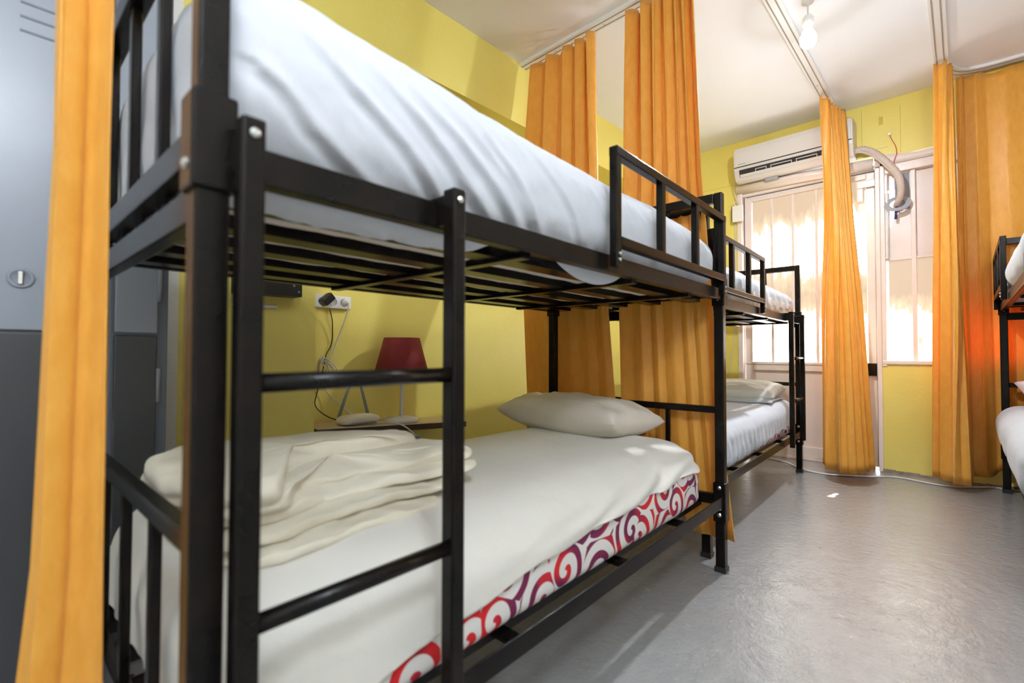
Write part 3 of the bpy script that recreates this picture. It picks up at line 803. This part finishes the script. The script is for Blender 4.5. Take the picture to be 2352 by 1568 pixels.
curtain('orange satin curtain gathered in a narrow bunch where the ceiling track bends', [(2.815, [(4.17, .125), (4.16, .055), (4.36, .040)], .018), (1.4, [(4.30, .140), (4.20, .045), (4.36, .015)], .022), (.05, [(4.395, .165), (4.24, .055), (4.24, .0), (4.38, -.02)], .022)], 4, 9, sharp=1.0)
def hd(a): return .08 * max(0, min(1, (a - .12) / .08)) + .35 * max(0, min(1, (a - .24) / .05))
curtain('wide orange satin curtain glowing from the window behind the bunk with the pink pillow', [(2.80, [(4.40, .035), (4.44, -.03), (4.50, -.12), (4.525, -.45), (4.525, -1.25)], .018), (1.3, [(4.41, .03), (4.46, -.04), (4.515, -.14), (4.53, -.45), (4.53, -1.25)], .020), (.075, [(4.42, .02), (4.47, -.05), (4.515, -.14), (4.53, -.45), (4.53, -1.25)], .020)], 7, 21, n=240, sharp=1.0, hemf=hd, warp=lambda a: a ** .62, ampf=lambda a: 1 if a < .2 else max(.15, 1 - (a - .2) * 6))
curtain('orange satin curtain hanging close by the grey lockers and the near bed end', [(2.81, [(.026, .93), (.102, .90)], .012), (1.2, [(.032, .93), (.092, .90)], .013), (.6, [(.020, .93), (.094, .90)], .012), (.06, [(-.02, .94), (.100, .89)], .012)], 2, 2, n=90, sharp=1.0)

# ------------------------------------------------------------------ ceiling curtain tracks
def track(label, pts, wd_=.075):
    t = thing('curtain_track', label, 'curtain track', (0, 0, 0), 0, 'white curtain tracks on the ceiling')
    P = [Vector(p + (0,)) for p in pts] if len(pts) == 2 else [Vector((p.x, p.y, 0)) for p in spline([p + (0,) for p in pts], 28)]
    def strip(o0, o1, z0, z1):
        vs = []
        for i, p in enumerate(P):
            d = (P[min(i + 1, len(P) - 1)] - P[max(i - 1, 0)]).normalized(); nn = Vector((-d.y, d.x, 0))
            for o_, z in ((o0, z0), (o1, z0), (o1, z1), (o0, z1)): vs.append((p + nn * o_) + Vector((0, 0, z)))
        n = len(P); fs = [(4 * i + a, 4 * i + (a + 1) % 4, 4 * i + 4 + (a + 1) % 4, 4 * i + 4 + a) for i in range(n - 1) for a in range(4)] + [(3, 2, 1, 0), tuple(4 * (n - 1) + k for k in range(4))]
        mb = MB(); mb.add(vs, fs); return mb
    h = wd_ / 2
    strip(-h, h, CZ - .020, CZ).build('track_profile', M['rail'], t, bevel=.002)
    for o_ in (-h * .42, h * .55):
        strip(o_ - .0035, o_ + .0035, CZ - .0215, CZ - .0195).build('track_slot', M['groove'], t)
    return t, P
t, P = track('white ceiling track running out from the lamp wall above the bunk ends', [(RX, LY), (RX, -.4)])
for y in (1.86, 1.5, 1.1): MB().lathe([(.006, CZ - .0225), (.006, CZ - .0195)], (RX + .008, y, 0), 12).build('screw', M['bolt'], t)
t, P = track('white ceiling track left of the bulb, ending at the door curtain', [(1.9, .735), (4.45, .735)])
for x in (2.45, 3.3, 3.95): MB().lathe([(.006, CZ - .0225), (.006, CZ - .0195)], (x, .738, 0), 12).build('screw', M['bolt'], t)
t, P = track('white ceiling track right of the bulb, bending round the corner', [(2.3, .085), (3.6, .085), (4.05, .085), (4.25, .078), (4.40, .030), (4.475, -.06), (4.50, -.25), (4.50, -.6), (4.50, -1.28)])
t, P = track('white ceiling track near the lockers', [(.06, LY), (.06, .2)])

# ------------------------------------------------------------------ ceiling bulb
t = thing('ceiling_bulb', 'bare glowing white bulb hanging from the ceiling by its holder', 'light bulb', (2.985, .598, CZ))
MB().lathe([(.030, 0), (.030, -.012), (.010, -.016), (.006, -.03)], (0, 0, 0), 24).build('ceiling_rose', M['white'], t, smooth=True)
D_ = -.055
MB().lathe([(.004, -.01), (.004, -.03 + D_), (.018, -.030 + D_), (.027, -.045 + D_), (.027, -.085 + D_), (.022, -.088 + D_), (.022, -.105 + D_)], (0, 0, 0), 28).build('lamp_holder', M['white'], t, smooth=True)
MB().lathe([(.018, -.105 + D_), (.023, -.112 + D_), (.033, -.130 + D_), (.040, -.147 + D_), (.042, -.162 + D_), (.040, -.178 + D_), (.035, -.190 + D_)], (0, 0, 0), 24, caps=False).build('bulb_neck', M['bulbneck'], t, smooth=True)
MB().lathe([(.035, -.1901 + D_), (.024, -.200 + D_), (.012, -.205 + D_), (.001, -.206 + D_)], (0, 0, 0), 20).build('bulb', M['bulb'], t, smooth=True)
t = thing('added_globe_lamp', 'unseen opal globe lamp added behind the viewer as fill light', 'added fill lamp', (-.20, -.78, CZ))  # lamp added out of view to brighten the near side of the room
MB().lathe([(.05, 0), (.05, -.02), (.006, -.03), (.006, -.27), (.04, -.28), (.05, -.30)], (0, 0, 0), 24).build('lamp_stem', M['white'], t, smooth=True)
MB().lathe([(.05, -.30), (.12, -.33), (.17, -.39), (.18, -.45), (.17, -.51), (.12, -.57), (.05, -.60), (.001, -.605)], (0, 0, 0), 24).build('globe', M['addedglobe'], t, smooth=True)

# ------------------------------------------------------------------ air conditioner
t = thing('air_conditioner', 'cream split air conditioner on the end wall above the glazed door', 'air conditioner', (WX, 1.03, 2.42))
# local: x to wall (0) negative toward room, y across, z up ; body from y -.43..+.43
AW = .435; prof = [(0, 0.01), (-.10, .0), (-.135, .006), (-.160, .035), (-.185, .085), (-.192, .13), (-.194, .24), (-.185, .275), (-.155, .292), (0, .295)]
sk = MB(); nn_ = len(prof)
sk.add([(x, s * AW, z) for s in (-1, 1) for x, z in prof], [tuple(range(nn_))[::-1], tuple(range(nn_, 2 * nn_))] + [(i, (i + 1) % nn_, nn_ + (i + 1) % nn_, nn_ + i) for i in range(nn_)])
sk.build('housing', M['ac'], t, bevel=.006)
fp = MB(); pr = [(-.193, .118), (-.199, .118), (-.2005, .24), (-.190, .281), (-.184, .279)]
fp.add([(x, s * (AW - .012), z) for s in (-1, 1) for x, z in pr], [tuple(range(5))[::-1], tuple(range(5, 10))] + [(i, (i + 1) % 5, 5 + (i + 1) % 5, 5 + i) for i in range(5)])
fp.build('front_panel', M['ac'], t, bevel=.002)
MB().box(-.1955, -.190, -AW + .004, AW - .004, .1125, .1165).build('panel_gap', M['gap'], t)
# outlet: dark slot following the lower front slope
def slope(u, off):   # u 0..1 from bottom front to upper front along profile (-.160,.035)->(-.190,.105)
    return (-.156 - .031 * u - off, .030 + .062 * u)
sl = MB(); a0, a1 = slope(.05, .003), slope(.95, .003); b0, b1 = slope(.05, -.02), slope(.95, -.02)
def quadbar(mb, p0, p1, q0, q1, ya, yb):
    vs = [(p[0], y, p[1]) for y in (ya, yb) for p in (p0, p1, q1, q0)]
    return mb.add(vs, [(0, 1, 2, 3), (7, 6, 5, 4), (0, 4, 5, 1), (1, 5, 6, 2), (2, 6, 7, 3), (3, 7, 4, 0)])
quadbar(sl, a0, a1, b0, b1, -AW + .045, AW - .045).build('outlet_slot', M['acdark'], t)
fl = MB(); quadbar(fl, slope(.0, .010), slope(.34, .012), slope(.0, .002), slope(.34, .002), -AW + .05, AW - .05).build('louvre_flap', M['ac'], t, bevel=.002)
for ya, yb in ((.17, .26), (-.02, .14), (-.2, -.05), (-.36, -.23)):
    g = MB(); quadbar(g, slope(.62, .006), slope(.70, .006), slope(.62, .002), slope(.70, .002), ya, yb)
    quadbar(g, slope(.30, .006), slope(.70, .006), slope(.30, .002), slope(.70, .002), ya, ya + .005); quadbar(g, slope(.30, .006), slope(.70, .006), slope(.30, .002), slope(.70, .002), yb - .005, yb)
    g.build('inner_vane', M['ac'], t)
lg = MB(); lg.box(-.2015, -.2000, AW - .052, AW - .044, .133, .141)
for k in range(6): lg.box(-.2015, -.2000, AW - .058 - k * .0075 - .005, AW - .058 - k * .0075, .134, .1395)
lg.build('badge_lettering', mk('badge_grey', (.22, .20, .18), .5), t)
for y in (.16, -.27): MB().box(-.09, -.0, y - .05, y + .05, -.022, .004).build('bracket_tab', M['pipegrey'], t, bevel=.002)
# pipe run
pp = spline([(4.50, .605, 2.47), (4.50, .545, 2.475), (4.505, .47, 2.42), (4.505, .405, 2.335), (4.50, .345, 2.235), (4.50, .322, 2.14), (4.525, .33, 2.06), (4.57, .355, 2.02), (4.66, .36, 2.00)], 90)
rr = [.018 + .006 * math.sin(min(1, i / 75) * PI) + (.0022 if i % 3 == 0 else 0) for i in range(91)]
t = thing('insulated_pipe', 'beige taped air conditioner pipe curving down into the window hole', 'pipe', (4.5, .6, 2.47))
o = MB().tube([p - Vector((4.5, .6, 2.47)) for p in pp], rr, 18).build('pipe_wrap', M['pipe'], t, smooth=True)
rg = MB(); c = Vector((4.572, .350, 2.025)) - Vector((4.5, .6, 2.47))
for R0, R1 in ((.046, .082),):
    vs = []; n = 40
    for k in range(n):
        a = 2 * PI * k / n
        for R_, dx in ((R0, -.004), (R1, -.004), (R1, .004), (R0, .004)):
            vs.append((c.x + dx + R_ * math.sin(a) * .35, c.y + R_ * math.cos(a), c.z + R_ * math.sin(a) * .75))
    rg.add(vs, [(4 * k + a, 4 * k + (a + 1) % 4, (4 * ((k + 1) % n)) + (a + 1) % 4, (4 * ((k + 1) % n)) + a) for k in range(n) for a in range(4)])
rg.build('collar', M['pipegrey'], t, smooth=False)
MB().tube([(c.x, c.y + .005, c.z - .02), (c.x + .0, c.y + .012, c.z - .115)], .010, 10).build('drain_stub', mk('dark_blue_rubber', (.05, .05, .16), .5), t, smooth=True)
MB().tube([p - Vector((4.5, .6, 2.47)) + Vector((-.005, .016 - .008 * i / 60, -.020)) for i, p in enumerate(pp[:62])], .008, 8).build('drain_hose', M['pipe'], t, smooth=True)
# junction box with cable, nail with red wire
t = thing('junction_box', 'small white junction box dangling at the upper corner of the door frame', 'junction box', (4.555, 1.485, 2.17))
MB().box(-.028, .0, -.05, .045, -.072, .072).build('box_body', M['white'], t, bevel=.006)
MB().box(-.032, -.027, -.053, .040, -.075, .070).build('cover', M['white'], t, bevel=.003)
MB().box(-.029, -.0262, .040, .047, -.07, .07).build('cover_gap', M['gap'], t)
MB().tube(spline([(-.02, .01, .07), (-.03, .03, .10), (-.025, .0, .105), (-.02, -.015, .09), (-.015, .005, .13), (-.01, .03, .22), (-.03, .01, .30), (-.06, -.02, .345)], 60), .004, 8).build('cord', M['cable'], t, smooth=True)
t = thing('red_wire', 'thin red wire hanging from a nail on the end wall above the window', 'wire', (WX, .39, 2.56))
MB().tube(spline([(-.012, .0, .0), (-.02, -.012, -.04), (-.02, -.035, -.10), (-.02, -.04, -.16), (-.03, -.025, -.22), (-.06, -.035, -.28), (-.088, -.06, -.32)], 40), .0022, 6).build('strand', M['redwire'], t, smooth=True)
MB().lathe([(.002, 0), (.002, -.018), (.009, -.019), (.009, -.023)], (0, 0, .003), 10, 'x').build('nail', M['bolt'], t)

# ------------------------------------------------------------------ lockers
def locker(label, x0, x1, y0=1.75, y1=2.10, H=2.0, vents=True):
    t = thing('locker', label, 'locker', (x0, y0, 0), 0, 'grey steel lockers along the yellow wall'); W = x1 - x0; D = y1 - y0
    b = MB(); b.box(0, W, .012, D, .0, H); b.build('cabinet', mk('locker_body_enamel', (.13, .15, .19), .35), t, bevel=.003)
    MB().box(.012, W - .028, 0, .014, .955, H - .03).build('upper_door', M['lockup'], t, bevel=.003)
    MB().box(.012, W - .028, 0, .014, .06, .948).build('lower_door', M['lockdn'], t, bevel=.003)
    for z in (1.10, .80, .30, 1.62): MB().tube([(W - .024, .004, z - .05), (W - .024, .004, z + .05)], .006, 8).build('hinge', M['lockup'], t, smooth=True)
    for k in range(3):
        if vents: MB().box(W - .185, W - .07, -.0015, .0, 1.800 - k * .037, 1.806 - k * .037).build('vent_slot', mk('slot_grey', (.16, .18, .21), .6), t)
    if vents:
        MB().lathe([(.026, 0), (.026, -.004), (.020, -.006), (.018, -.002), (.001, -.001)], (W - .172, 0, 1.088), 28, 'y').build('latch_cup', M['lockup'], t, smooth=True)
        MB().box(W - .178, W - .166, -.012, 0, 1.07, 1.105).build('latch', M['bolt'], t, bevel=.003)
    return t
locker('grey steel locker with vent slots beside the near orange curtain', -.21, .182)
locker('grey steel locker with chipped lower door coloured in a shaded tone beyond the near curtain', .186, .325, vents=False)

# ------------------------------------------------------------------ wall shelf and what stands on it
SA = math.atan2(-.0606, 1.0)
def shz(x): return .555 - .0606 * (x - .948)
t = thing('wall_shelf', 'narrow brown edged shelf on the yellow wall under the lamp', 'shelf', (.948, 2.11, .555))
t.rotation_euler = (0, -SA, 0)
MB().box(.0, .885, .0, NY - 2.11, -.004, 0).build('shelf_top', M['shelf'], t)
MB().box(.0, .885, .0, NY - 2.11, -.034, -.0041).build('shelf_board', M['shelfedge'], t, bevel=.001)
MB().box(.8852, .888, .01, .24, -.032, -.002).build('chipped_end', M['wallwhite'], t)
lx, ly = 1.454, 2.21; lz = shz(lx) + .003
t = thing('table_lamp', 'table lamp with burgundy tapered shade on the wall shelf', 'lamp', (lx, ly, lz))
MB().lathe([(.086, 0), (.090, .010), (.086, .018), (.070, .022), (.014, .028), (.012, .03)], (0, 0, 0), 40).build('lamp_base', M['white'], t, smooth=True)
MB().lathe([(.0095, .02), (.0095, .26)], (0, 0, 0), 16).build('pole', M['white'], t, smooth=True)
sh = MB().lathe([(.1475, .243), (.094, .450)], (0, 0, 0), 56, caps=False); sh.build('lamp_shade', M['lampred'], t, smooth=True, solid=.002)
sp_ = MB()
for a in range(3):
    c_, s_ = math.cos(a * 2 * PI / 3), math.sin(a * 2 * PI / 3); sp_.tube([(0, 0, .255), (.140 * c_, .140 * s_, .262)], .0015, 6)
sp_.build('shade_carrier', M['bolt'], t)
MB().tube(spline([(.03, .03, .03), (.06, .05, .012), (.10, .06, .008), (.05, .09, .010), (.10, .10, .010), (.14, .06, .006)], 40), .0035, 8).build('lamp_cord', M['cable'], t, smooth=True)
MB().box(.03, .07, .045, .07, .006, .022).build('inline_switch', M['white'], t, bevel=.005)
rx, ry = 1.185, 2.19; rz_ = shz(rx) + .004
t = thing('router', 'cream wifi router with two grey aerials on the shelf', 'router', (rx, ry, rz_))
V, F, N = rbox((0, 0, .022), (.105, .055, .020), (.04, .045, .016), (26, 14, 8))
mb = MB(); mb.v = [(v.x, v.y - .012 * (v.x / .1) ** 2, v.z + .006 * (1 - (v.x / .105) ** 2) * (1 if v.z > .02 else 0)) for v in V]; mb.f = [tuple(f) for f in F]
mb.build('router_body', M['router'], t, smooth=True)
V, F, N = rbox((0, -.006, .010), (.085, .052, .009), (.02, .03, .006), (20, 10, 4)); mb = MB(); mb.v = [tuple(v) for v in V]; mb.f = [tuple(f) for f in F]; mb.build('router_foot', M['grey'], t, smooth=True)
for s, xb, xt in ((1, -.075, .0), (-1, .085, .035)):
    MB().tube([(xb, .045, .03), (xb * .4 + xt * .6, .05, .15), (xt, .05, .215)], [.0085, .007, .005], 10).build('aerial', M['grey'], t, smooth=True)
# wall sockets, plugs and cables
t = thing('wall_socket', 'white triple wall socket high beside the yellow pillar', 'socket', (1.130, NY, 1.157))
MB().box(-.105, .093, -.030, 0, -.033, .033).build('socket_plate', M['white'], t, bevel=.004)
for x in (-.062, -.004, .054):
    MB().lathe([(.021, -.0305), (.0205, -.0315), (.019, -.0312), (.018, -.024), (.001, -.024)], (x, 0, 0), 28, 'y').build('socket_well', mk('socket_grey', (.56, .54, .52), .5), t, smooth=True)
t = thing('power_adapter', 'black power adapter plugged into the triple socket', 'adapter', (1.072, NY - .03, 1.157))
bx = MB(); R = Matrix.Rotation(-.75, 3, 'Y')
for v in MB().box(-.022, .042, -.055, .0, -.021, .021).v: bx.v.append(tuple(R @ Vector(v)))
bx.f = MB().box(0, 1, 0, 1, 0, 1).f; bx.build('adapter_body', M['blackp'], t, bevel=.008)
def W_(x, y, z): return (x - .995, y - (NY - .03), z - 1.138 - .0)
MB().tube(spline([W_(1.02, NY - .05, 1.10), W_(1.045, NY - .03, 1.03), W_(1.05, NY - .012, .93), W_(1.02, NY - .012, .86), W_(1.0, NY - .012, .76), W_(.975, NY - .02, .68), W_(.96, NY - .03, .62), W_(.99, NY - .05, .575), W_(1.04, NY - .09, .545), W_(1.08, NY - .14, .56)], 80), .0026, 8).build('adapter_lead', M['blackp'], t, smooth=True)
t = thing('white_plug', 'white plug and lead in the end well of the triple socket', 'plug', (1.184, NY - .026, 1.157))
MB().lathe([(.017, 0), (.018, -.012), (.015, -.030), (.008, -.034), (.0075, -.05)], (0, 0, 0), 20, 'y').build('plug_body', M['white'], t, smooth=True)
def P_(x, y, z): return (x - 1.099, y - (NY - .026), z - 1.140)
MB().tube(spline([P_(1.099, NY - .075, 1.138), P_(1.10, NY - .07, 1.10), P_(1.085, NY - .03, 1.0), P_(1.055, NY - .015, .9), P_(1.03, NY - .015, .83), P_(1.0, NY - .02, .76)], 50), .0034, 8).build('plug_lead', M['cable'], t, smooth=True)
t = thing('coiled_cable', 'tied coil of grey white cable hanging by the pillar edge', 'cable', (1.055, NY - .02, .81))
for k in range(5):
    a = .025 + .008 * k; h = .055 + .011 * (k % 3); ox = .004 * k
    MB().tube(spline([(ox + .01 + a * math.sin(u) * (1.1 if math.sin(u) > 0 else .55), -.004 - .006 * k, -h * .15 + h * math.cos(u) - .012 * math.sin(u * 2)) for u in [2 * PI * i / 14 + .3 * k for i in range(15)]], 60), .0032, 8).build('cable_loop', M['cable'], t, smooth=True)
MB().tube(spline([(.01, -.01, -.06), (.05, -.01, -.12), (.09, -.03, -.17), (.13, -.07, -.215), (.16, -.10, -.245)], 40), .003, 8).build('cable_tail', M['cable'], t, smooth=True)
MB().tube(spline([(.21, -.20, -.262), (.27, -.225, -.268), (.33, -.25, -.285), (.37, -.275, -.32), (.40, -.275, -.36)], 40), .004, 8).build('cable_tail', M['cable'], t, smooth=True)
MB().box(.385, .415, -.29, -.26, -.39, -.34).build('cable_plug', M['grey'], t, bevel=.004)
t = thing('black_wall_box', 'black metal box on the yellow pillar under the upper berth', 'box', (.60, LY, 1.135))
MB().box(.0, .25, -.085, 0, 0, .10).build('box_case', M['blackp'], t, bevel=.003)
for x, z in ((.215, .045), (.235, .02)): MB().lathe([(.005, -.0865), (.004, -.088)], (x, 0, z), 12, 'y').build('box_screw', M['grey'], t)
o = MB().box(.60, .775, LY - .014, LY, 1.085, 1.098).build('cord_cover', M['white'], None, bevel=.002); tag(o, 'short white cable trunking strip below the black wall box', 'trunking')
# loose cables
o = MB().tube(spline([(4.46, 1.28, .006), (4.42, 1.14, .006), (4.36, 1.05, .006), (4.22, .93, .006), (4.16, .80, .006), (4.20, .66, .006), (4.31, .50, .006), (4.41, .36, .006), (4.36, .18, .006), (4.37, .05, .006), (4.47, -.06, .006), (4.53, -.16, .006), (4.54, -.6, .006)], 120), .006, 8).build('floor_cable', M['cable'], None, smooth=True)
tag(o, 'thin pale cable lying along the floor by the door and curtains', 'cable')
o = MB().tube(spline([(WX - .008, 1.515, 2.1), (WX - .008, 1.52, 1.2), (WX - .01, 1.56, .85), (WX - .012, 1.63, .5), (WX - .012, 1.66, .2)], 60), .004, 8).build('wall_cable', M['cable'], None, smooth=True)
tag(o, 'thin pale cable trailing down the end wall left of the door', 'cable')

# ------------------------------------------------------------------ light, world, camera
wld = bpy.data.worlds.new('World'); SC.world = wld; wld.use_nodes = True
bg = wld.node_tree.nodes['Background']; bg.inputs[0].default_value = (.75, .86, 1, 1); bg.inputs[1].default_value = 4.0
sun = bpy.data.lights.new('sun', 'SUN'); sun.energy = 40; sun.angle = .009; sun.color = (.95, .97, 1)
so = bpy.data.objects.new('sun', sun); COL.objects.link(so)
so.rotation_euler = Vector((-1.08, .24, -2.1)).to_track_quat('-Z', 'Y').to_euler(); so.location = (7, 0, 6)

F_PX, YAW, PITCH, ROLL = 1091.23, .7611, .0230, .0020
cam = bpy.data.cameras.new('camera'); cam.sensor_width = 36; cam.sensor_fit = 'HORIZONTAL'; cam.lens = F_PX * 36 / 2352
cam.clip_start = .02; cam.clip_end = 100
cam.dof.use_dof = True; cam.dof.focus_distance = 3.2; cam.dof.aperture_fstop = 2.4
co = bpy.data.objects.new('camera', cam); COL.objects.link(co)
fw = Vector((math.cos(YAW) * math.cos(PITCH), math.sin(YAW) * math.cos(PITCH), math.sin(PITCH)))
r = Vector((math.sin(YAW), -math.cos(YAW), 0)); u = r.cross(fw)
r2 = r * math.cos(ROLL) + u * math.sin(ROLL); u2 = u * math.cos(ROLL) - r * math.sin(ROLL)
co.matrix_world = Matrix(((r2.x, u2.x, -fw.x, 0), (r2.y, u2.y, -fw.y, 0), (r2.z, u2.z, -fw.z, .9), (0, 0, 0, 1)))
SC.camera = co
SC.view_settings.view_transform = 'Standard'; SC.view_settings.look = 'None'
SC.view_settings.exposure = .32; SC.view_settings.gamma = 1; SC.view_settings.use_curve_mapping = False
SC.cycles.use_denoising = True
SC.cycles.max_bounces = 9; SC.cycles.diffuse_bounces = 6; SC.cycles.glossy_bounces = 3; SC.cycles.adaptive_threshold = .03
SC.cycles.sample_clamp_indirect = 6
